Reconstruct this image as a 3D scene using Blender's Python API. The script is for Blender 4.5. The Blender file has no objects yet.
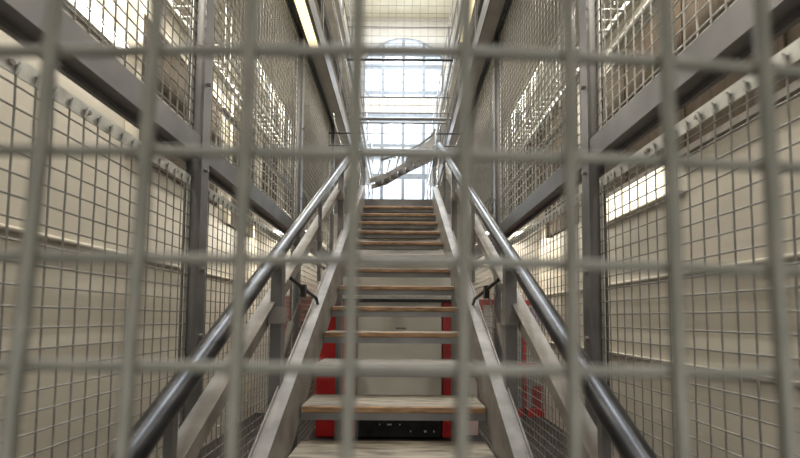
import bpy, bmesh, math, random
from mathutils import Vector, Matrix
random.seed(7)
C = bpy.context.scene.collection
E = 1.5                      # eye height above the ground floor
TH = math.radians(3.0)       # camera pitch
F = 400.0                    # focal length in pixels
YP = 297.0                   # row of the principal point
CX = 0.03                    # camera x
def hz(y, d):                # height above the floor of a point seen at row y, distance d
    return E + d*math.tan(TH + math.atan((YP-y)/F))
def xx(px, y, d):            # x of a point seen at column px, row y, distance d
    h = hz(y, d)-E
    return CX + (px-400)*(d*math.cos(TH)+h*math.sin(TH))/F

# ------------------------------------------------------------------ materials
def nodes(name):
    m = bpy.data.materials.new(name); m.use_nodes = True
    nt = m.node_tree; b = nt.nodes['Principled BSDF']
    return m, nt, b
def N(nt, t, **kw):
    n = nt.nodes.new(t)
    for k, v in kw.items():
        if k.startswith('i_'): n.inputs[k[2:].replace('_', ' ')].default_value = v
        else: setattr(n, k, v)
    return n
def noisy(name, c1, c2, scale=6, rough=.5, metal=0, stretch=(1,1,1), bump=0, detail=6, lo=.3, hi=.7, coat=0):
    m, nt, b = nodes(name)
    tc = N(nt, 'ShaderNodeTexCoord'); mp = N(nt, 'ShaderNodeMapping'); mp.inputs['Scale'].default_value = stretch
    ns = N(nt, 'ShaderNodeTexNoise'); ns.inputs['Scale'].default_value = scale; ns.inputs['Detail'].default_value = detail
    cr = N(nt, 'ShaderNodeValToRGB')
    cr.color_ramp.elements[0].position = lo; cr.color_ramp.elements[0].color = (*c1, 1)
    cr.color_ramp.elements[1].position = hi; cr.color_ramp.elements[1].color = (*c2, 1)
    nt.links.new(tc.outputs['Object'], mp.inputs[0]); nt.links.new(mp.outputs[0], ns.inputs['Vector'])
    nt.links.new(ns.outputs['Fac'], cr.inputs[0]); nt.links.new(cr.outputs[0], b.inputs['Base Color'])
    b.inputs['Roughness'].default_value = rough; b.inputs['Metallic'].default_value = metal
    b.inputs['Coat Weight'].default_value = coat
    if bump:
        bp = N(nt, 'ShaderNodeBump'); bp.inputs['Strength'].default_value = bump; bp.inputs['Distance'].default_value = .01
        nt.links.new(ns.outputs['Fac'], bp.inputs['Height']); nt.links.new(bp.outputs[0], b.inputs['Normal'])
    return m
def brickpaint(name, c, c2, cm, axis='y', rough=.55, mortar=.012):
    m, nt, b = nodes(name)
    tc = N(nt, 'ShaderNodeTexCoord'); sp = N(nt, 'ShaderNodeSeparateXYZ'); cb = N(nt, 'ShaderNodeCombineXYZ')
    br = N(nt, 'ShaderNodeTexBrick')
    br.inputs['Scale'].default_value = 1.0; br.inputs['Brick Width'].default_value = .23; br.inputs['Row Height'].default_value = .077
    br.inputs['Mortar Size'].default_value = mortar*.5; br.inputs['Mortar Smooth'].default_value = .6
    br.inputs['Color1'].default_value = (*c, 1); br.inputs['Color2'].default_value = (*c2, 1); br.inputs['Mortar'].default_value = (*cm, 1)
    nt.links.new(tc.outputs['Object'], sp.inputs[0])
    nt.links.new(sp.outputs['Y' if axis == 'y' else 'X'], cb.inputs['X']); nt.links.new(sp.outputs['Z'], cb.inputs['Y'])
    nt.links.new(cb.outputs[0], br.inputs['Vector'])
    ns = N(nt, 'ShaderNodeTexNoise'); ns.inputs['Scale'].default_value = 2.5; ns.inputs['Detail'].default_value = 5
    nt.links.new(tc.outputs['Object'], ns.inputs['Vector'])
    mx = N(nt, 'ShaderNodeMix', data_type='RGBA', blend_type='MULTIPLY'); mx.inputs['Factor'].default_value = .5
    cr = N(nt, 'ShaderNodeValToRGB'); cr.color_ramp.elements[0].position = .35; cr.color_ramp.elements[0].color = (.84, .82, .79, 1)
    cr.color_ramp.elements[1].position = .65
    nt.links.new(ns.outputs['Fac'], cr.inputs[0]); nt.links.new(br.outputs['Color'], mx.inputs['A']); nt.links.new(cr.outputs[0], mx.inputs['B'])
    nt.links.new(mx.outputs['Result'], b.inputs['Base Color'])
    bp = N(nt, 'ShaderNodeBump'); bp.inputs['Strength'].default_value = .12; bp.inputs['Distance'].default_value = .006; bp.invert = True
    nt.links.new(br.outputs['Fac'], bp.inputs['Height']); nt.links.new(bp.outputs[0], b.inputs['Normal'])
    b.inputs['Roughness'].default_value = rough
    return m
def emit(name, c, s):
    m, nt, b = nodes(name)
    b.inputs['Base Color'].default_value = (*c, 1)
    b.inputs['Emission Color'].default_value = (*c, 1); b.inputs['Emission Strength'].default_value = s
    return m
M = {}
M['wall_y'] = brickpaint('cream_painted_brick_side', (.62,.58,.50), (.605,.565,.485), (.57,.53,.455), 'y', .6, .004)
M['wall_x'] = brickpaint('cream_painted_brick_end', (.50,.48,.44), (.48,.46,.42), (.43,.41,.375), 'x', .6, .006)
M['brick'] = brickpaint('red_brick', (.30,.10,.08), (.22,.07,.06), (.35,.25,.22), 'x', .8, .02)
M['plaster'] = noisy('cream_plaster', (.62,.56,.45), (.72,.67,.56), 1.5, .7)
M['floor'] = noisy('dark_floor', (.012,.010,.010), (.025,.018,.018), 3, .6)
M['slab'] = noisy('gallery_concrete', (.30,.28,.25), (.42,.39,.34), 3, .7)
M['steel'] = noisy('grey_painted_steel', (.125,.12,.118), (.195,.187,.183), 5, .42, .35, bump=.05)
M['steel_light'] = noisy('worn_light_steel', (.16,.147,.13), (.32,.295,.265), 7, .5, .2, (1,1,1), .08)
M['galv'] = noisy('galvanised_wire', (.15,.145,.13), (.25,.24,.215), 20, .5, .25)
M['galv_daylit'] = noisy('daylit_galvanised_wire', (.36,.35,.32), (.56,.55,.50), 20, .45, .3)  # same galvanised wire, its colour lightened to paint in the daylight
M['strip'] = noisy('galvanised_strip', (.42,.42,.39), (.66,.66,.62), 14, .45, .4)
M['net'] = noisy('dark_net_wire', (.16,.15,.14), (.24,.23,.21), 10, .5, .5)
M['near'] = noisy('near_wire_paint', (.17,.168,.145), (.23,.226,.195), 30, .5, .2, bump=.1)
M['rail'] = noisy('polished_dark_rail', (.025,.026,.028), (.065,.066,.07), 25, .33, .75, (1,.1,1), 0)
M['chrome'] = noisy('worn_bright_tube', (.42,.43,.45), (.62,.63,.65), 18, .2, .95)
M['dark'] = noisy('black_metal', (.012,.012,.013), (.03,.03,.03), 12, .4, .3)
M['wood_edge'] = noisy('worn_timber_edge', (.13,.07,.032), (.40,.235,.115), 9, .6, 0, (1,4,6), .15)
M['wood_top'] = noisy('worn_timber_top', (.09,.07,.048), (.33,.28,.205), 9, .55, 0, (.6,3,1), .15, 10, .34, .66)
M['white'] = noisy('white_panel_paint', (.70,.68,.60), (.78,.76,.68), 4, .45)
M['red'] = noisy('red_cabinet_paint', (.42,.012,.012), (.52,.018,.016), 5, .35)
M['pink'] = noisy('pink_floor_reflection', (.9,.6,.56), (.95,.85,.82), 4, .3)  # bright reflection on the floor, painted as a solid pink
M['brown'] = noisy('brown_door_timber', (.04,.026,.013), (.075,.05,.026), 4, .85, 0, (6,6,1))
M['purple'] = noisy('mauve_poster', (.30,.2,.3), (.5,.4,.5), 6, .6)
M['yellowp'] = noisy('yellow_poster', (.7,.6,.3), (.8,.75,.6), 6, .6)
M['frame'] = noisy('window_frame_paint', (.17,.20,.24), (.26,.29,.33), 6, .5)
M['tube'] = emit('fluorescent_tube', (1, .97, .9), 8)
M['warm_tube'] = emit('warm_diffuser', (1, .86, .50), 1.25)
M['diffuser'] = emit('prismatic_diffuser', (1, .93, .74), 1.2)
M['text'] = noisy('dark_lettering', (.05,.05,.05), (.1,.1,.1), 4, .6)
def glassmat():
    m, nt, b = nodes('window_glass')
    nt.nodes.remove(b)
    tr = N(nt, 'ShaderNodeBsdfTransparent'); tr.inputs['Color'].default_value = (.93,.97,1,1)
    gl = N(nt, 'ShaderNodeBsdfGlossy'); gl.inputs['Roughness'].default_value = .05
    mx = N(nt, 'ShaderNodeMixShader'); mx.inputs[0].default_value = .06
    nt.links.new(tr.outputs[0], mx.inputs[1]); nt.links.new(gl.outputs[0], mx.inputs[2])
    nt.links.new(mx.outputs[0], nt.nodes['Material Output'].inputs[0])
    return m
M['glass'] = glassmat()

# ------------------------------------------------------------------ mesh builder
class MB:
    def __init__(s): s.v = []; s.f = []; s.mi = []; s.sm = []
    def add(s, vs, fs, mi=0, smooth=False):
        o = len(s.v); s.v += [tuple(v) for v in vs]
        for f in fs: s.f.append([i+o for i in f]); s.mi.append(mi); s.sm.append(smooth)
    def box(s, x0, x1, y0, y1, z0, z1, mi=0):
        if x0 > x1: x0, x1 = x1, x0
        v = [(x0,y0,z0),(x1,y0,z0),(x1,y1,z0),(x0,y1,z0),(x0,y0,z1),(x1,y0,z1),(x1,y1,z1),(x0,y1,z1)]
        s.add(v, [(0,3,2,1),(4,5,6,7),(0,1,5,4),(1,2,6,5),(2,3,7,6),(3,0,4,7)], mi)
    def prism(s, pts, x0, x1, axis='x', mi=0):
        if axis == 'x': f = lambda p, c: (c, p[0], p[1])
        elif axis == 'y': f = lambda p, c: (p[0], c, p[1])
        else: f = lambda p, c: (p[0], p[1], c)
        n = len(pts); v = [f(p, x0) for p in pts]+[f(p, x1) for p in pts]
        s.add(v, [tuple(range(n))[::-1], tuple(range(n, 2*n))]+[(i,(i+1)%n,n+(i+1)%n,n+i) for i in range(n)], mi)
    def tube(s, pts, r, n=6, cap=True, mi=0, smooth=True, sx=1):
        pts = [Vector(p) for p in pts]; vs = []
        up = None
        for i, p in enumerate(pts):
            a = pts[max(i-1,0)]; b = pts[min(i+1,len(pts)-1)]
            t = (b-a).normalized()
            if up is None:
                up = Vector((0,0,1)) if abs(t.z) < .9 else Vector((0,1,0))
            u = t.cross(up)
            if u.length < 1e-4: u = t.cross(Vector((1,0,0)))
            u.normalize(); w = u.cross(t)
            for k in range(n):
                an = 2*math.pi*(k+.5)/n
                vs.append(p+u*math.cos(an)*r*sx+w*math.sin(an)*r)
        fs = []
        for i in range(len(pts)-1):
            for k in range(n):
                fs.append((i*n+k, i*n+(k+1)%n, (i+1)*n+(k+1)%n, (i+1)*n+k))
        s.add(vs, fs, mi, smooth)
        if cap:
            s.add([vs[k] for k in range(n)], [tuple(range(n))], mi)
            s.add([vs[-n+k] for k in range(n)], [tuple(range(n))[::-1]], mi)
    def build(s, name, mats, parent=None, loc=None):
        me = bpy.data.meshes.new(name)
        org = Vector(loc) if loc else Vector((0,0,0))
        me.from_pydata([tuple(Vector(v)-org) for v in s.v], [], s.f)
        if not isinstance(mats, (list, tuple)): mats = [mats]
        for m in mats: me.materials.append(m)
        for p, mi, sm in zip(me.polygons, s.mi, s.sm): p.material_index = mi; p.use_smooth = sm
        bm = bmesh.new(); bm.from_mesh(me); bmesh.ops.recalc_face_normals(bm, faces=bm.faces); bm.to_mesh(me); bm.free()
        me.update()
        o = bpy.data.objects.new(name, me); C.objects.link(o)
        o.location = org
        if parent is not None:
            o.parent = parent; q = parent; o.location = org
            while q is not None: o.location = o.location-q.location; q = q.parent
        return o
def tag(o, label=None, cat=None, group=None, kind=None):
    for k, v in (('label', label), ('category', cat), ('group', group), ('kind', kind)):
        if v: o[k] = v
    return o
def thing(name, label, cat, loc, group=None):
    o = bpy.data.objects.new(name, None); o.empty_display_size = .1; C.objects.link(o); o.location = loc
    return tag(o, label, cat, group)
def struct(name, mb, mats):
    return tag(mb.build(name, mats), kind='structure')
def bevel(o, w, seg=2):
    m = o.modifiers.new('bevel', 'BEVEL'); m.width = w; m.segments = seg; m.limit_method = 'ANGLE'
    return o
def rep(name, mb, mat, parent, offs, origin):
    first = None
    for of in offs:
        if first is None:
            first = mb.build(name, mat, parent, origin); o = first; base = first.location.copy()
        else:
            o = first.copy(); C.objects.link(o)
        o.location = base+Vector(of)
def childs(o): return [c for c in bpy.data.objects if c.parent == o]
def copy_tree(o, parent=None):
    c = o.copy(); C.objects.link(c)
    if parent: c.parent = parent
    for ch in childs(o): copy_tree(ch, c)
    return c

# ------------------------------------------------------------------ dimensions
XC = 1.06; CELL = .0615; XW = 2.25
BZ0, BZ1 = E+.83, E+.945            # transom beam
SZ0, SZ1 = E+.68, E+.735            # hooked strip of the lower panels
TOPZ = E+3.02                       # underside of the upper gallery
BAY = [.34, 2.10, 4.15, 6.15]
DEND = 16.0
LZ = E-.44+12*.176
# ------------------------------------------------------------------ setting
b = MB(); b.box(-XW-.3, XW+.3, -1.6, DEND+.3, -.2, 0); struct('floor', b, M['floor'])
for sd, nm in ((-1,'wall_left'), (1,'wall_right')):
    b = MB(); b.box(sd*XW, sd*(XW+.3), -1.6, DEND, 0, 14.0); struct(nm, b, M['wall_y'])
b = MB(); b.box(-XW-.3, XW+.3, -1.8, -1.6, 0, 14.0); struct('wall_front', b, M['wall_x'])
b = MB(); b.box(-XW, XW, 6.35, 6.5, 0, LZ-.2); struct('wall_back', b, M['wall_x'])
# end wall with two window openings
WX0, WX1 = xx(362, 70, DEND), xx(442.5, 70, DEND)
Z1a, Z1b = hz(97, DEND), hz(38, DEND)
Z2a, Z2b = E+1.2, hz(113, DEND)
W2X0, W2X1 = xx(357, 150, DEND), xx(443, 150, DEND)
def arch_pts(x0, x1, z0, z1, sp, rc=.35, n=12):
    cx = (x0+x1)/2; hw = (x1-x0)/2; p = []
    R = None
    rise = z1-sp
    rad = (hw*hw+rise*rise)/(2*rise); cz = z1-rad; a0 = math.asin(min(1, hw/rad))
    p = []
    for k in range(6): a = math.pi*1.5-k/5*math.pi/2; p.append((x0+rc+rc*math.cos(a), z0+rc+rc*math.sin(a)))
    for k in range(n+1): a = -a0+2*a0*k/n; p.append((cx+rad*math.sin(a), cz+rad*math.cos(a)))
    for k in range(6): a = -k/5*math.pi/2; p.append((x1-rc+rc*math.cos(a), z0+rc+rc*math.sin(a)))
    return p
arch = arch_pts(WX0, WX1, Z1a, Z1b, hz(58, DEND))
def wall_with_holes(x0, x1, z0, z1, y0, y1, holes):
    bm = bmesh.new()
    def loop(pts):
        vs = [bm.verts.new((p[0], y0, p[1])) for p in pts]
        return [bm.edges.new((vs[i], vs[(i+1) % len(vs)])) for i in range(len(vs))]
    es = loop([(x0,z0),(x1,z0),(x1,z1),(x0,z1)])
    for h in holes: es += loop(h)
    bmesh.ops.triangle_fill(bm, use_beauty=True, use_dissolve=False, edges=es)
    ex = bmesh.ops.extrude_face_region(bm, geom=bm.faces[:])
    bmesh.ops.translate(bm, verts=[v for v in ex['geom'] if isinstance(v, bmesh.types.BMVert)], vec=(0, y1-y0, 0))
    bmesh.ops.recalc_face_normals(bm, faces=bm.faces)
    me = bpy.data.meshes.new('wall_far'); bm.to_mesh(me); bm.free(); me.materials.append(M['wall_x'])
    o = bpy.data.objects.new('wall_far', me); C.objects.link(o); return tag(o, kind='structure')
wall_with_holes(-XW-.3, XW+.3, 0, 14.0, DEND, DEND+.12, [arch, [(W2X0,Z2a),(W2X1,Z2a),(W2X1,Z2b),(W2X0,Z2b)]])
def window(name, outline, x0, x1, z0, z1, mulls, trans):
    y = DEND+.02
    f = MB()
    n = len(outline); cx = sum(p[0] for p in outline)/n; cz = sum(p[1] for p in outline)/n
    inn = [(cx+(p[0]-cx)*.955, cz+(p[1]-cz)*.96) for p in outline]
    v = [(p[0], y, p[1]) for p in outline]+[(p[0], y, p[1]) for p in inn]+[(p[0], y+.08, p[1]) for p in outline]+[(p[0], y+.08, p[1]) for p in inn]
    fs = []
    for i in range(n):
        j = (i+1) % n
        fs += [(i,j,n+j,n+i), (2*n+i,3*n+i,3*n+j,2*n+j), (n+i,n+j,3*n+j,3*n+i), (i,2*n+i,2*n+j,j)]
    f.add(v, fs)
    for px in mulls:
        xm = xx(px, 100, DEND)
        f.box(xm-.065, xm+.065, y+.005, y+.075, z0+.02, z1(xm)-.03 if callable(z1) else z1-.02)
    for (py, t) in trans:
        zt = hz(py, DEND); f.box(x0+.03, x1-.03, y+.01, y+.07, zt-t/2, zt+t/2)
    o = f.build(name, M['frame']); tag(o, kind='structure')
    g = MB(); g.prism(outline, y+.035, y+.045, 'y'); g.build('pane', M['glass'], o)
rise = Z1b-hz(58, DEND); hw = (WX1-WX0)/2; rad = (hw*hw+rise*rise)/(2*rise); cxw = (WX0+WX1)/2
window('window_1', arch, WX0, WX1, Z1a, lambda x: Z1b-rad+math.sqrt(max(rad*rad-(x-cxw)**2, 0)), (381.5, 402, 422.5), ((53,.16),(66,.2),(92,.14)))
window('window_2', [(W2X0,Z2a),(W2X1,Z2a),(W2X1,Z2b),(W2X0,Z2b)], W2X0, W2X1, Z2a, Z2b, (381, 402, 422.5), ((121,.1),(145,.12),(176,.22)))
# roof with a long rooflight
b = MB()
b.box(-XW-.3, -.9, -1.6, DEND+.3, 14.0, 14.2); b.box(.9, XW+.3, -1.6, DEND+.3, 14.0, 14.2)
b.box(-.9, .9, -1.6, 1.0, 14.0, 14.2); b.box(-.9, .9, 14.5, DEND+.3, 14.0, 14.2)
struct('ceiling', b, M['plaster'])
b = MB()
for k in range(13): b.box(-.93, .93, 1.2+k*1.08, 1.26+k*1.08, 14.0, 14.12)
b.box(-.93,-.88,1.0,14.5,14.0,14.12); b.box(.88,.93,1.0,14.5,14.0,14.12)
rl = tag(b.build('window_3', M['frame']), kind='structure')
b = MB(); b.box(-.9,.9,1.0,14.5,14.05,14.06); b.build('pane', M['glass'], rl)

# gallery floors (slabs) on both sides and stair landing structure
XG = .87; XG2 = 1.06
for sd in (-1, 1):
    for lv, z in enumerate((TOPZ, TOPZ+2.35)):
        b = MB(); b.box(sd*(XG2 if lv else XG), sd*XW, -.2, DEND, z, z+.16)
        # steel edge angle
        struct('floor_gallery', b, M['slab'])
b = MB(); b.box(-XW, XW, 6.36, DEND, LZ-.2, LZ); struct('floor_landing', b, M['slab'])

# ------------------------------------------------------------------ cage
def vstep(y0, y1):
    n = max(1, round((y1-y0)/CELL)); return [y0+(y1-y0)*(i+.5)/n for i in range(n)]
def side_mesh(mb, sd, x, y0, y1, z0, z1, r, crimp, cell=CELL, ext=.0):
    ny = max(1, round((y1-y0)/cell)); nz = max(1, round((z1-z0)/cell))
    ys = [y0+(y1-y0)*(i+.5)/ny for i in range(ny)]; zs = [z0+(z1-z0)*(i+.5)/nz for i in range(nz)]
    for i, y in enumerate(ys):
        if crimp:
            pts = [(x, y, z0)]
            for j, z in enumerate(zs): pts.append((x+(crimp if (i+j) % 2 else -crimp), y+random.uniform(-.0006,.0006), z))
            pts.append((x, y, z1+ext))
        else: pts = [(x, y, z0), (x, y, z1+ext)]
        mb.tube(pts, r, 5, False)
    for j, z in enumerate(zs):
        if crimp:
            pts = [(x, y0, z)]
            for i, y in enumerate(ys): pts.append((x+(-crimp if (i+j) % 2 else crimp), y, z+random.uniform(-.0006,.0006)))
            pts.append((x, y1, z))
        else: pts = [(x, y0, z), (x, y1, z)]
        mb.tube(pts, r, 5, False)
    return ys, zs
side = {-1:'left', 1:'right'}
WR = .0031
bayn = ['before the first tall post', 'between first and second tall posts', 'between second post and landing']
for sd in (-1, 1):
    for i in range(3):
        y0, y1 = BAY[i]+.05, BAY[i+1]-.05
        cr = .0004 if i == 0 else 0
        # lower panel
        t = thing('mesh_screen', f'lower wire mesh panel on the {side[sd]} side, {bayn[i]}', 'mesh screen', (sd*XC, (y0+y1)/2, .05), 'wire mesh panels of the stair cage')
        m = MB(); ys, zs = side_mesh(m, sd, sd*XC, y0, y1, .06, SZ0, WR, cr, ext=.03); m.build('wire_mesh', M['galv'], t)
        xi = sd*(XC+.004)
        m = MB(); m.box(xi, xi+sd*.005, y0, y1, SZ0, SZ1)
        m.box(xi, xi+sd*.005, y0, y0+.03, .05, SZ0); m.box(xi, xi+sd*.005, y1-.03, y1, .05, SZ0); m.box(xi, xi+sd*.005, y0, y1, .03, .07)
        m.build('edge_strip', M['strip'], t)
        if i < 2:      # bent wire ends hooked over the strip
            xo = sd*(XC-.001); y = ys[0]
            m = MB(); m.tube([(xo, y, SZ0+.0), (xo-sd*.006, y, SZ0+.022), (xo-sd*.002, y+.006, SZ0+.036), (xo+sd*.002, y+.009, SZ0+.026)], WR*1.5, 5)
            rep('hook', m, M['strip'], t, [(0, v-y, 0) for v in ys], (xo, y, SZ0))
            m = MB(); y = y0; m.tube([(sd*(XC-.006), y, SZ0+.026), (sd*(XC+.004), y, SZ0+.026)], .009, 6)
            rep('bolt', m, M['steel_light'], t, [(0, (k+.5)*(y1-y0)/6, 0) for k in range(6)], (sd*XC, y, SZ0+.026))
        # upper panel
        t = thing('mesh_screen', f'upper wire mesh panel on the {side[sd]} side, {bayn[i]}', 'mesh screen', (sd*XC, (y0+y1)/2, BZ1), 'wire mesh panels of the stair cage')
        m = MB(); ys, zs = side_mesh(m, sd, sd*XC, y0, y1, BZ1+.03, TOPZ-.03, .0036, cr); m.build('wire_mesh', M['galv_daylit'] if (sd > 0 and i == 0) else M['galv'], t)
        m = MB(); m.box(xi, xi+sd*.005, y0, y1, BZ1+.002, BZ1+.045)
        m.box(xi, xi+sd*.005, y0, y0+.03, BZ1+.045, TOPZ-.045); m.box(xi, xi+sd*.005, y1-.03, y1, BZ1+.045, TOPZ-.045); m.box(xi, xi+sd*.005, y0, y1, TOPZ-.045, TOPZ-.004)
        m.build('edge_strip', M['strip'], t)
        m = MB(); m.tube([(sd*(XC-.006), y0, BZ1+.024), (sd*(XC+.004), y0, BZ1+.024)], .008, 6)
        rep('bolt', m, M['galv'], t, [(0, (k+.5)*(y1-y0)/9, 0) for k in range(9)], (sd*XC, y0, BZ1+.024))
    # posts
    ords = ['at the camera end of the cage', 'nearest full-height one', 'second one along the stairs', 'last one, by the landing']
    for i, y in enumerate(BAY):
        p = MB(); w = .04
        p.box(sd*(XC-.045), sd*(XC-.037), y-w, y+w, .012, TOPZ-.002); p.box(sd*(XC+.037), sd*(XC+.045), y-w, y+w, .012, TOPZ-.002)
        p.box(sd*(XC-.037), sd*(XC+.037), y-.005, y+.005, .012, TOPZ-.002)
        t = thing('cage_post', f'grey steel cage post on the {side[sd]} side, {ords[i]}', 'post', (sd*XC, y, 0), 'grey steel posts of the cage')
        p.build('post_shaft', M['steel'], t)
        p = MB(); p.box(sd*(XC-.048), sd*(XC+.048), y-w-.01, y+w+.01, 0, .012); p.build('base_plate', M['steel'], t)
        p = MB(); p.tube([(sd*(XC-.045), y, E), (sd*(XC-.062), y, E)], .011, 6)
        rep('bolt', p, M['steel_light'], t, [(0, 0, z) for z in (-.1, .25, .78, 1.25, 2.0, 2.7, -.9)], (sd*(XC-.045), y, E))
    for i in range(3):
        y0, y1 = BAY[i]+.042, BAY[i+1]-.042
        p = MB()
        p.box(sd*(XC-.04), sd*(XC-.032), y0, y1, BZ0, BZ1); p.box(sd*(XC-.032), sd*(XC+.03), y0, y1, BZ1-.008, BZ1); p.box(sd*(XC-.032), sd*(XC+.03), y0, y1, BZ0, BZ0+.008)
        p.box(sd*(XC+.03), sd*(XC+.05), y0, y1, BZ0-.02, BZ0+.008)
        o = p.build('cage_beam', M['steel'])
        tag(o, f'grey steel channel beam on the {side[sd]} side, {bayn[i]}', 'beam', 'grey steel beams of the cage')
    # top rail under the upper gallery
    for i in range(3):
        y0, y1 = BAY[i]+.042, BAY[i+1]-.042
        p = MB(); p.box(sd*(XC-.045), sd*(XC-.012), y0, y1, TOPZ-.05, TOPZ-.002)
        tag(p.build('top_rail', M['dark']), f'dark top rail of the {side[sd]} cage wall, {bayn[i]}', 'rail', 'dark top rails of the cage')

# ------------------------------------------------------------------ foreground mesh
ND = .24; NC = 106.5*ND/F*1.0
t = thing('mesh_screen', 'large out-of-focus wire mesh screen right in front of the camera', 'mesh screen', (0, ND, 0))
def fgx(px, y, d=ND): return CX+(px-400)*d/F
vt = [-45, 55, 156, 250, 357, 464.5, 566, 662, 758, 852]
vb = [-98, 9, 123, 233, 348, 463, 576, 684, 790, 898]
m = MB()
def nearv(x_top, x_bot):
    # straight wire through two image columns (top row 0, bottom row 458), leaning slightly
    za, zb = hz(0, ND*1.03), hz(458, ND*.975)
    xa, xb = xx(x_top, 0, ND*1.03), xx(x_bot, 458, ND*.975)
    pts = []
    for k in range(-3, 13):
        f = k/9; pts.append((xa+(xb-xa)*f+random.uniform(-.0004,.0004), ND*1.03+ND*(-.055)*f, za+(zb-za)*f))
    m.tube(pts, .0043, 10, True)
for a, c in zip(vt, vb): nearv(a, c)
rows = [(-58, -58, -45), (54, 50, 70), (153, 154, 165), (259, 261, 269), (368, 369, 371), (480, 480, 478), (590,590,588)]
for (ya, yb, yc) in rows:
    pts = []
    for k in range(-4, 25):
        px = k*40
        if px <= 400: y = ya+(yb-ya)*(px/400)
        else:
            f = (px-400)/400; y = yb+(yc-yb)*f**1.5
        f2 = (y/458.0); d = ND*(1.03-.055*f2)+.0052
        pts.append((xx(px, y, d), d, hz(y, d)+random.uniform(-.0003,.0003)))
    m.tube(pts, .0037, 10, True)
m.build('wire_mesh', M['near'], t)
m = MB()
zt, zb = hz(-95, ND), hz(625, ND)
m.box(-.33, .36, ND-.01, ND+.02, zt, zt+.03); m.box(-.33, .36, ND-.01, ND+.02, zb-.03, zb)
m.box(-.36, -.33, ND-.01, ND+.02, 0, zt+.03); m.box(.36, .39, ND-.01, ND+.02, 0, zt+.03)
m.build('frame', M['steel'], t)

# ------------------------------------------------------------------ staircase
G, R, S = .293, .176, .176/.293
D0, H0 = 2.04, E-.445
HWT = .475
st = thing('staircase', 'steep open-riser staircase with worn timber treads between grey steel stringers', 'staircase', (0, 2.04, 0))
def zl(a, y): return E+a+S*y
A_N = (H0-E)-S*D0                     # nosing line constant
NT = 17; first = -5
for n in range(first, 12):
    d = D0+n*G; h = H0+n*R
    p = MB()
    jit = random.uniform(-.003, .003)
    # board with rounded nosing
    prof = [(d+.0, h-.006), (d+.006, h), (d+.31, h), (d+.31, h-.034), (d+.004, h-.034), (d, h-.029)]
    p.prism([(y+jit, z) for y, z in prof], -HWT+.012, HWT-.012, 'x')
    for i, f in enumerate(p.f):
        vs = [p.v[k] for k in f]
        if all(v[1] < d+jit+.0075 for v in vs): p.mi[i] = 1
    tr = p.build('tread', [M['wood_top'], M['wood_edge']], st)
    q = MB()
    q.box(-HWT+.004, HWT-.004, d+.022, d+.028, h-.075, h-.035); q.box(-HWT+.004, HWT-.004, d+.028, d+.07, h-.041, h-.035)
    q.build('tread_bracket', M['steel'], tr)
yb0, yb1 = .50, D0+12*G
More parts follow.
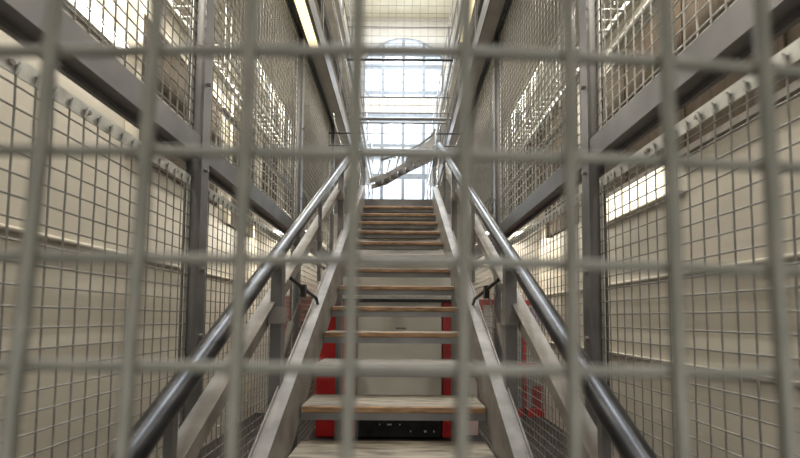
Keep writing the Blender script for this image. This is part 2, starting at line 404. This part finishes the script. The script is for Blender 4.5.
for sd in (-1, 1):
    p = MB(); a_top = A_N+.19; a_bot = A_N-.10
    def zc(a, y): return max(0.0, E+a+S*y)
    xi = sd*HWT
    ystart = (-(E+a_bot))/S
    web = [(max(.36, ystart), max(0, zl(a_bot, max(.36, ystart)))), (yb1, zl(a_bot, yb1)), (yb1, zl(a_top, yb1)-.012), (.36, zl(a_top, .36)-.012)]
    p.prism(web, xi, xi+sd*.008, 'x')
    p.prism([(.36, zl(a_top,.36)-.012), (yb1, zl(a_top, yb1)-.012), (yb1, zl(a_top, yb1)), (.36, zl(a_top,.36))], xi, xi+sd*.07, 'x')
    p.prism([(.36, zl(a_top,.36)), (yb1, zl(a_top, yb1)), (yb1, zl(a_top, yb1)+.014), (.36, zl(a_top,.36)+.014)], xi+sd*.062, xi+sd*.07, 'x')
    ys_ = max(.36, ystart)
    p.prism([(ys_, zl(a_bot, ys_)), (yb1, zl(a_bot, yb1)), (yb1, zl(a_bot, yb1)+.012), (ys_, zl(a_bot, ys_)+.012)], xi+sd*.008, xi+sd*.07, 'x')
    p.build('stringer', M['steel_light'], st)
    # broad flat mid rail
    xm = sd*.60
    p = MB(); a0, a1 = -1.20, -1.07
    p.prism([(.42, zl(a0,.42)), (5.2, zl(a0,5.2)), (5.2, zl(a1,5.2)), (.42, zl(a1,.42))], xm, xm+sd*.03, 'x')
    p.prism([(.42, zl(a1,.42)-.01), (5.2, zl(a1,5.2)-.01), (5.2, zl(a1,5.2)), (.42, zl(a1,.42))], xm-sd*.035, xm, 'x')
    p.build('mid_rail', M['steel_light'], st)
    # round handrail
    xr = sd*.56; aR = -.845
    pts = [(xr, .40, zl(aR, .40))]+[(xr, y, zl(aR, y)) for y in (1, 2, 3, 4, 5, 5.35)]
    ye = 5.35; ze = zl(aR, ye)
    pts += [(xr, ye+.12, ze+.05), (xr, ye+.3, ze+.07), (xr, 6.3, ze+.07)]
    p = MB(); p.tube(pts, .033, 16); hr = p.build('handrail', M['rail'], st)
    p = MB()
    p.prism([(.42, zl(aR,.42)-.05), (5.2, zl(aR,5.2)-.05), (5.2, zl(aR,5.2)-.024), (.42, zl(aR,.42)-.024)], xr-.003, xr+.003, 'x')
    p.build('rail_web', M['chrome'], hr)
    # balusters
    for k, y in enumerate((1.05, 1.93, 2.9, 3.9, 4.8)):
        full = k in (1, 3)
        z0 = 0.0 if full else zl(a_top, y)
        w = .027 if full else .012
        p = MB(); p.box(xr-w, xr+w, y-w, y+w, z0, zl(aR, y)-.03)
        bl = p.build('support_post' if full else 'baluster', M['steel'], st)
        q = MB(); q.box(xr-w-.006, xr+w+.006, y-w-.012, y+w+.012, zl(-1.14, y)-.05, zl(-1.14, y)+.03)
        q.build('clamp', M['steel_light'], bl)
    # dark jointed arm between stringer and post
    p = MB()
    A_ = (sd*.575, 2.2, E+.215); B_ = (sd*.515, 2.6, E+.125)
    Mi = ((A_[0]+B_[0])/2, 2.38, E+.17)
    p.tube([A_, Mi, B_], .011, 6); p.box(Mi[0]-.014, Mi[0]+.014, 2.36, 2.40, E+.12, E+.195); p.tube([B_, (sd*.50, 2.62, E+.06)], .010, 6)
    p.build('jointed_arm', M['dark'], st)
    p = MB(); p.tube([(sd*.560, 2.38, E+.125), (sd*.61, 2.36, E-.04)], .006, 6); p.build('brace', M['steel_light'], st)
    p = MB(); p.tube([(sd*.61, 2.36, E-.03), (sd*.64, 2.25, E-.30)], .022, 4); p.tube([(sd*.64, 2.25, E-.29), (sd*.66, 1.9, 0.02)], .026, 4); p.build('brace', M['steel_light'], st)
# landing
p = MB(); p.box(-.62, .62, yb1, 6.34, LZ-.04, LZ); p.box(-.62, .62, yb1, yb1+.012, LZ-.17, LZ-.04); p.box(-.62,-.60,yb1,7.3,LZ-.17,LZ-.04); p.box(.60,.62,yb1,7.3,LZ-.17,LZ-.04)
ld = p.build('landing_platform', M['steel'], st)
for sd in (-1, 1):
    g = MB(); x = sd*.555
    g.tube([(x, yb1+.05, LZ), (x, yb1+.05, hz(135, 5.6))], .017, 8)
    g.tube([(x, yb1+.75, LZ), (x, yb1+.75, hz(135, 5.6))], .017, 8)
    g.tube([(x, yb1+.05, hz(135,5.6)), (x, yb1+.75, hz(135,5.6))], .017, 8)
    g.tube([(x, yb1+.05, LZ+.25), (x, yb1+.75, LZ+.25)], .012, 6)
    g.build('landing_guard', M['chrome'], st)
    g = MB(); g.tube([(x, 5.62, hz(133.5,5.62)), (sd*1.01, 5.62, hz(133.5,5.62))], .012, 6); g.tube([(x, 5.62, hz(146,5.62)), (sd*1.01, 5.62, hz(146,5.62))], .012, 6); g.build('guard_bar', M['dark'], st)
    g = MB(); side_mesh(g, sd, x, yb1+.07, yb1+.73, LZ+.04, hz(137,5.6), .003, 0, .08); g.build('guard_mesh', M['galv'], st)
    # curved bright rail from the upper gallery to the handrail
    g = MB(); pts = []
    for (px, py, d) in ((331,112,5.6),(335,128,5.6),(341,146,5.7),(350,163,5.6),(356,185,5.55)):
        x = xx(px, py, d)-0; pts.append((x if sd < 0 else -x+.0, d, hz(py, d)))
    g.tube(pts, .018, 8)
    g.build('swan_neck_rail', M['chrome'], st)

# ------------------------------------------------------------------ safety screen across the well
ys = 6.35
t = thing('safety_screen', 'tall wire safety screen hung across the well between the upper galleries', 'safety screen', (0, ys, TOPZ+.17))
g = MB(); zs0, zs1 = hz(113, ys), hz(-40, ys)
nx = 13
for i in range(nx+1):
    x = -.86+1.72*i/nx; g.tube([(x, ys, zs0), (x, ys, zs1)], .0036, 4, False)
z = zs0
while z < zs1: g.tube([(-.86, ys, z), (.86, ys, z)], .0036, 4, False); z += .13
g.build('wire_mesh', M['net'], t)
for py, r, dd in ((27,.008,0),(61,.02,.03),(98,.011,.02),(113,.008,0)):
    g = MB(); zz = hz(py, ys); g.tube([(-.868, ys-dd, zz), (.868, ys-dd, zz)], r, 8); g.build('cross_tube', M['dark'] if py == 61 else M['steel'], t)
for k, (py, d, r) in enumerate(((119,7.6,.03),(123,7.9,.018),(133.5,8.6,.008),(151,9.05,.05),(155,9.25,.02))):
    g = MB(); zz = hz(py, d); xe = 1.0 if py < 140 else 1.5
    g.tube([(-xe, d, zz), (xe, d, zz)], r, 8)
    tag(g.build('cross_tube', M['steel']), ['thick grey tube spanning the well just above the landing, topmost','thin grey tube right below the topmost tube','thin dark rod crossing the lower window midway','heavy dark tube behind the landing guard rails','slim tube just under the heavy dark tube'][k], 'tube')

# ------------------------------------------------------------------ far stair beyond the landing
d = 9.4
def P2(px, py): return (xx(px, py, d), hz(py, d))
t = thing('upper_stair', 'pale curved stair flight beyond the landing, rising to the right', 'staircase', (0, d, LZ))
low = [P2(369,183), P2(385,178), P2(400,169), P2(420,159), P2(434,152)]
up = [P2(434,127), P2(430,136), P2(418,145), P2(404,152), P2(396,157), P2(384,168), P2(368,179)]
# stringer band
g = MB(); band_low = low; band_up = [(p[0], p[1]+.11) for p in low][::-1]
g.prism(band_low+band_up, d, d+.05, 'y'); g.build('stringer', M['steel_light'], t)
g = MB(); g.prism(band_low+band_up, d+.45, d+.5, 'y'); g.build('stringer', M['steel_light'], t)
g = MB()
curve = [P2(434,129), P2(430,136), P2(418,145), P2(404,152), P2(392,156), P2(380,160)]
g.tube([(p[0], d, p[1]) for p in curve], .028, 8); g.build('handrail', M['steel'], t)
pan = [P2(434,130), P2(430,138), P2(418,147), P2(406,153), P2(404,162), P2(420,155), P2(434,146)]
g = MB(); g.prism(pan, d+.01, d+.03, 'y'); g.build('side_plate', M['slab'], t)
for k in range(8):
    px = 376+k*9; yl = 183-(px-369)*.44; yu = yl-16
    g = MB(); a = P2(px, yl); c = P2(px+4, yu); g.tube([(a[0], d+.02, a[1]), (c[0], d+.02, c[1])], .02, 6); g.build('baluster', M['chrome'], t)
for k in range(9):
    px = 374+k*8; a = P2(px, 183-(px-369)*.44-3)
    g = MB(); g.box(a[0]-.02, a[0]+(.16 if k < 8 else .04), d+.05, d+.45, a[1], a[1]+.03); g.build('tread', M['steel_light'], t)

# ------------------------------------------------------------------ gallery railings above
def gallery_railing(sd, z, y0, y1, lab, xg=.87):
    x = sd*(xg+.03)
    t = thing('gallery_railing', lab, 'railing', (x, (y0+y1)/2, z), 'railings of the upper galleries')
    for k, hh in enumerate((.12, .55, 1.05)):
        g = MB(); g.tube([(x, y0, z+hh), (x, y1, z+hh)], .022 if k == 2 else .013, 8); g.build('rail', M['chrome'] if k == 2 else M['steel'], t)
    n = int((y1-y0)/1.3)
    for k in range(n+1):
        y = y0+(y1-y0)*k/n; g = MB(); g.tube([(x, y, z), (x, y, z+1.05)], .018, 6); g.build('baluster', M['steel'], t)
for sd in (-1, 1):
    for lv, nm in enumerate(('first', 'second')):
        gallery_railing(sd, TOPZ+.16+2.35*lv, .3, DEND-.3, f'tube railing of the {nm} gallery above the cage on the {side[sd]} side', (XG, XG2)[lv])
    for lv in range(2):
        z = TOPZ+2.35*lv
        g = MB(); xg = (XG, XG2)[lv]; g.box(sd*(xg-.012), sd*(xg-.001), 0, DEND-.1, z-.02, z+.18)
        tag(g.build('gallery_edge_plate', M['steel']), f'steel edge plate of the {("first","second","third")[lv]} gallery above the cage on the {side[sd]} side', 'edge plate', 'edge plates of the upper galleries')
    # brackets under galleries & pipes
    for lv, (dx, r) in enumerate(((.50,.03),(.65,.02))):
        g = MB(); x = sd*(XG+dx); z = TOPZ+2.35-.05; g.tube([(x, .2, z), (x, DEND-.2, z)], r, 8)
        tag(g.build('pipe', M['chrome'] if lv else M['dark']), f'{"dark thick" if lv == 0 else "bright thin"} service pipe under the second gallery on the {side[sd]} side', 'pipe')

# second mesh layer on the gallery behind the cage
for sd in (-1, 1):
    t = thing('mesh_screen', f'second wire mesh screen hanging behind the cage on the {side[sd]} side', 'mesh screen', (sd*1.62, 5, E+1.08))
    g = MB(); side_mesh(g, sd, sd*1.62, 3.2 if sd < 0 else 3.6, 6.15, E+1.1, TOPZ-.02, .006, 0, .12); g.build('wire_mesh', M['strip'], t)
    g = MB()
    for y in (3.2 if sd < 0 else 3.6, 6.15): g.box(sd*1.60, sd*1.64, y-.02, y+.02, E+1.08, TOPZ-.001)
    g.box(sd*1.60, sd*1.64, 3.6, 6.13, E+1.08, E+1.10); g.box(sd*1.60, sd*1.64, 3.6, 6.13, E+1.9, E+1.93)
    g.build('frame', M['steel'], t)

# ------------------------------------------------------------------ lamps and fittings
def lamp(name, sd, x, z, y0, y1, label, mat, lit=True, wide=.02):
    t = thing(name, label, 'lamp', (x, (y0+y1)/2, z), )
    g = MB(); g.box(x+sd*.03, x+sd*.098, y0, y1, z-.04, z+.04); g.build('housing', M['strip'], t)
    g = MB(); g.tube([(x, y0+.02, z), (x, y1-.02, z)], wide, 10); g.build('tube', mat, t)
    g = MB()
    for y in (y0+.01, y1-.01): g.box(x-.02*1, x+sd*.03, y-.012, y+.012, z-.03, z+.03)
    g.build('end_cap', M['strip'], t)
lamp('fluorescent_lamp', -1, -2.15, hz(52, 3.09), 1.55, 3.09, 'lit fluorescent tube behind the upper left mesh near the camera', M['tube'])
lamp('fluorescent_lamp', 1, 2.15, E+1.98, 4.95, 7.0, 'lit fluorescent tube low behind the right mesh beside the second post', M['tube'])
lamp('unlit_lamp', 1, 2.15, E+2.72, 2.3, 3.95, 'unlit white batten lamp behind the upper right mesh', M['strip'])
# warm soffit panels under the first upper gallery
for sd, ya, yb in ((-1, 2.6, 4.35), (1, 3.0, 4.0)):
    pass
t = thing('soffit_light', 'warm yellow panel light under the gallery edge at the upper left', 'lamp', (-.96, 3.5, TOPZ))
g = MB(); g.box(-1.0, -.885, 2.7, 4.35, TOPZ-.02, TOPZ-.001); g.build('housing', M['steel_light'], t)
g = MB(); g.box(-.99, -.895, 2.72, 4.33, TOPZ-.028, TOPZ-.0205); g.build('diffuser', M['warm_tube'], t)
t = thing('soffit_light', 'slim warm panel light under the second gallery edge at the upper right', 'lamp', (1.15, 8.0, TOPZ+2.35))
g = MB(); g.box(1.12, 1.3, 5.0, 7.5, TOPZ+2.31, TOPZ+2.349); g.build('housing', M['steel_light'], t)
g = MB(); g.box(1.14, 1.28, 5.05, 7.45, TOPZ+2.30, TOPZ+2.309); g.build('diffuser', M['warm_tube'], t)
# wide diffuser on the lower right wall
t = thing('wall_light', 'long glowing diffuser light on the wall behind the lower right mesh', 'lamp', (2.2, 3.4, E+1.1))
g = MB(); g.box(2.16, 2.249, 3.05, 4.5, E+1.0, E+1.25); g.build('housing', M['white'], t)
g = MB(); g.box(2.145, 2.159, 3.07, 4.48, E+1.01, E+1.24); g.build('diffuser', M['diffuser'], t)
# cable trays
for sd in (-1, 1):
    t = thing('cable_tray', f'slotted metal cable tray under the gallery ceiling on the {side[sd]} side', 'cable tray', (sd*1.8, 3, E+2.55))
    g = MB(); z = E+2.6; g.box(sd*1.70, sd*1.712, .3, 6.1, z, z+.06); g.box(sd*1.90, sd*1.912, .3, 6.1, z, z+.06)
    for k in range(48): g.box(sd*1.712, sd*1.90, .35+k*.12, .38+k*.12, z, z+.01)
    g.build('tray', M['strip'], t)
    g = MB()
    for k in range(5): g.tube([(sd*1.8, .8+k*1.2, z+.011), (sd*1.8, .8+k*1.2, TOPZ)], .008, 5)
    g.build('hanger', M['steel'], t)
# conduits on the lower walls
for sd, z in ((1, E+.36), (1, E-.35), (-1, E+.5)):
    g = MB(); g.tube([(sd*(XW-.022), .2, z), (sd*(XW-.022), 6.3, z)], .02, 8)
    tag(g.build('conduit', M['wall_y']), f'painted conduit running along the {side[sd]} wall behind the mesh' + (', upper one' if (sd > 0 and z > E) else ', lower one' if sd > 0 else ''), 'conduit')
# cell doors on the gallery
def cell_door(sd, y0, y1, z0, z1, lab):
    t = thing('wall_hatch', lab, 'hatch', (sd*XW, (y0+y1)/2, z0))
    g = MB(); g.box(sd*(XW-.05), sd*(XW-.002), y0, y1, z0, z1); bevel(g.build('door_leaf', M['brown'], t), .004)
    g = MB(); g.box(sd*(XW-.07), sd*(XW-.002), y0-.08, y0-.002, z0, z1+.08); g.box(sd*(XW-.07), sd*(XW-.002), y1+.002, y1+.08, z0, z1+.08); g.box(sd*(XW-.07), sd*(XW-.002), y0-.002, y1+.002, z1+.002, z1+.08)
    g.build('door_frame', M['plaster'] if sd < 0 else M['brown'], t)
    g = MB(); g.box(sd*(XW-.075), sd*(XW-.05), y0+.08, y0+.2, z0+.95, z0+1.1); g.build('lock', M['steel'], t)
cell_door(-1, 3.3, 4.8, E+1.35, E+2.6, 'brown timber hatch in the left wall behind the mesh')
g = MB(); g.box(XW-.03, XW-.002, 1.2, 4.7, E+1.32, E+2.62)
t = thing('timber_panelling', 'long dark brown timber panelling high on the right wall under the unlit lamp', 'panelling', (XW, 3, E+1.3))
g.build('boarding', M['brown'], t)
g = MB(); g.box(XW-.05, XW-.002, 1.2, 4.7, E+1.27, E+1.32); g.build('ledge', M['steel_light'], t)
g = MB(); g.box(XW-.045, XW-.0305, 2.2, 2.25, E+1.32, E+2.62); rep('batten', g, M['brown'], t, [(0,k*.8,0) for k in range(4)], (XW-.04, 2.2, E+1.3))
for sd in (-1, 1):
    for k in range(6):
        ya = (5.15 if sd < 0 else 5.0)+k*1.15
        z0 = E+1.2 if ya < 6 else LZ+.002
        cell_door(sd, ya, ya+.8, z0, E+2.85, f'dark timber hatch high on the {side[sd]} wall behind the doubled mesh, ' + ('first', 'second', 'third', 'fourth', 'fifth', 'sixth')[k] + ' in the row')
for sd in (-1, 1):  # tube lamps added to brighten the back wall and cabinet under the landing
    t = thing('fluorescent_lamp', f'added fill tube lamp under the landing floor on the {side[sd]} side', 'lamp', (sd*1.6, 6.25, LZ-.32))
    g = MB(); g.box(sd*1.3, sd*2.0, 6.29, 6.348, LZ-.36, LZ-.28); g.build('housing', M['strip'], t)
    g = MB(); g.tube([(sd*1.32, 6.265, LZ-.32), (sd*1.98, 6.265, LZ-.32)], .016, 8); g.build('tube', M['tube'], t)
# ------------------------------------------------------------------ things under the stairs
d = 5.05
def bx(name, px0, px1, py0, py1, d, dep, mat, parent):
    g = MB(); g.box(xx(px0, (py0+py1)/2, d), xx(px1, (py0+py1)/2, d), d, d+dep, max(hz(py1, d), 0), hz(py0, d)); return g.build(name, mat, parent)
t = thing('white_cabinet', 'tall off-white cabinet seen through the open risers below the stairs', 'cabinet', (0, d, 0))
bevel(bx('body', 358, 442, 302, 418, d, .5, M['white'], t), .006)
bx('plinth', 358, 442, 419, 437, d-.01, .5, M['dark'], t)
g = MB()
for (px, w) in ((388,9),(400,3),(425,5),(411,2),(434,3),(380,2)):
    xa = xx(px, 428, d-.012); g.box(xa, xa+w*.006, d-.014, d-.0105, hz(425 if px < 410 else 432, d), hz(423.6 if px < 410 else 430, d))
g.build('fixing', M['strip'], t)
g = MB(); xa = xx(396, 328, d)
for k in range(7): g.box(xa+k*.019, xa+k*.019+.014, d-.004, d-.0005, hz(329, d), hz(327.6, d))
g.build('lettering', M['text'], t)
t = thing('wall_board', 'wide off-white board mounted above the cabinets under the stairs', 'board', (0, 5.4, hz(297, 5.6)))
bx('board', 348, 452, 242, 296, 5.6, .04, M['white'], t)
bx('lower_trim', 348, 452, 296.2, 298, 5.59, .05, M['strip'], t)
tag(bx('shelf_plate', 340, 462, 299, 301.5, d-.05, .5, M['dark'], None), 'thin black shelf lying across the top of the cabinets', 'shelf')
for px0, px1, lab in ((317, 356, 'red steel cabinet left of the off-white cabinet under the stairs'), (443, 461, 'narrow red steel cabinet right of the off-white cabinet under the stairs')):
    t = thing('red_cabinet', lab, 'cabinet', (xx((px0+px1)/2, 437, d), d, 0), 'red cabinets under the stairs')
    bevel(bx('body', px0, px1, 302, 437.5, d+.01, .45, M['red'], t), .006)
    g = MB(); xa = xx((px0+px1)/2+ (4 if px0 < 400 else -3), 370, d)
    for py in (312, 350, 424): g.box(xa-.03, xa+.03, d-.004, d+.009, hz(py+1.5, d), hz(py-1.5, d))
    g.build('hinge', M['red'], t)
t = thing('reflection_panel', 'pale panel standing in for the pink floor reflection right of the narrow red cabinet', 'panel', (xx(474, 437, d), d+.2, 0))  # added object in place of the bright floor reflection
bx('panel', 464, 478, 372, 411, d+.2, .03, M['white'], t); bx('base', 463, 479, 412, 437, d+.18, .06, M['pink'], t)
# brick pier (left) and red framed glazed door (right)
d = 6.05
t = tag(bx('brick_pier', 283, 322, 297, 425, d+.08, .2, M['brick'], None), 'red brick pier standing behind the left stringer at ground level', 'pier')
t = thing('red_framed_door', 'red framed glazed door behind the lower right mesh', 'door', (1.8, 6.2, 0))
g = MB(); x0, x1 = xx(480, 302, 6.2), xx(553, 302, 6.2); zt = hz(299, 6.2); zm = hz(304.5, 6.2)
g.box(x0, x1, 6.2, 6.27, zm, zt)
for x in (x0, (x0+x1)/2+.1, x1-.05): g.box(x, x+.05, 6.2, 6.27, 0, zm)
g.box(x0, x1, 6.2, 6.27, 0, .12); g.box(x0, x1, 6.2, 6.27, .75, .82)
g.build('door_frame', M['red'], t)
g = MB(); g.box(x0+.05, x1-.05, 6.23, 6.24, .12, zm); g.build('pane', M['glass'], t)
for px0, px1, py0, py1, mm, lab in ((484,492,309,340,'white','white notice behind the red framed door, left one'),(497,512,310,322,'yellowp','yellow notice behind the red framed door'),(528,550,308,338,'purple','mauve poster behind the red framed door'),(533,548,385,420,'red','red notice low behind the red framed door')):
    g = MB(); dd = 6.33; g.box(xx(px0,py0,dd), xx(px1,py0,dd), 6.33, 6.338, hz(py1,dd), hz(py0,dd)); tag(g.build('notice', M[mm]), lab, 'notice')
# ------------------------------------------------------------------ light
w = bpy.data.worlds.new('World'); bpy.context.scene.world = w; w.use_nodes = True
bg = w.node_tree.nodes['Background']; bg.inputs[0].default_value = (.94, .97, 1, 1); bg.inputs[1].default_value = 1.7
def area(name, loc, rot, sx, sy, power, col):
    l = bpy.data.lights.new(name, 'AREA'); l.shape = 'RECTANGLE'; l.size = sx; l.size_y = sy; l.energy = power; l.color = col
    o = bpy.data.objects.new(name, l); C.objects.link(o); o.location = loc; o.rotation_euler = rot; return o
area('rooflight_daylight', (0, 7.75, 13.95), (0,0,0), 1.7, 13, 1250, (.9,.95,1))
area('window_daylight', (0, DEND+.8, 9.0), (math.radians(-90),0,0), 3.2, 8, 400, (.9,.95,1))
for sd in (-1, 1):
    # fill lights added along the galleries, with batten housings made for them
    for z, ys_, pw in ((TOPZ-.06, (.8, 2.9, 5.0), 36 if sd < 0 else 28), (TOPZ+2.29, (5, 10), 40)):
        for y in ys_:
            up = z < TOPZ
            t = thing('fill_batten', f'added batten fill lamp on the ceiling under the {"first" if up else "second"} upper gallery, {side[sd]} side, ' + (('nearest of three','middle of three','farthest of three')[ys_.index(y)] if up else ('nearer of two','farther of two')[ys_.index(y)]), 'lamp', (sd*1.72, y, z+.06))
            g = MB(); g.box(sd*1.67, sd*1.77, y-.62, y+.62, z+.012, z+(.058 if up else .0585)); g.build('housing', M['strip'], t)
            o = area('ceiling_fill_light', (sd*1.72, y, z), (0,0,0), .08, 1.2, pw, (1,.94,.83))
for sd in (-1, 1):  # light of the added tubes under the landing
    area('landing_fill_light', (sd*1.6, 6.2, LZ-.33), (math.radians(-35),0,0), .6, .06, 26, (1,.93,.78))
area('near_wire_fill', (.4, -1.5, 1.2), (math.radians(90),0,0), 1.6, .8, 14, (1,.97,.93))  # unseen fill light added behind the camera for the near mesh wires
# ------------------------------------------------------------------ camera
sc = bpy.context.scene
cam = bpy.data.cameras.new('camera'); co = bpy.data.objects.new('camera', cam); C.objects.link(co)
cam.sensor_width = 36; cam.lens = 36*F/800; cam.shift_y = (YP-229)/800; cam.clip_start = .02
co.matrix_world = Matrix.Translation((CX, 0, E)) @ Matrix.Rotation(math.pi/2+TH, 4, 'X') @ Matrix.Rotation(math.radians(.4), 4, 'Z')
cam.dof.use_dof = True; cam.dof.focus_distance = 3.2; cam.dof.aperture_fstop = cam.lens/1000/.0072
cam.dof.aperture_blades = 0
sc.camera = co
sc.view_settings.view_transform = 'Standard'; sc.view_settings.look = 'None'; sc.view_settings.gamma = 1; sc.view_settings.exposure = .4
sc.cycles.max_bounces = 6; sc.cycles.transparent_max_bounces = 12; sc.cycles.use_denoising = True
sc.cycles.sample_clamp_indirect = 5
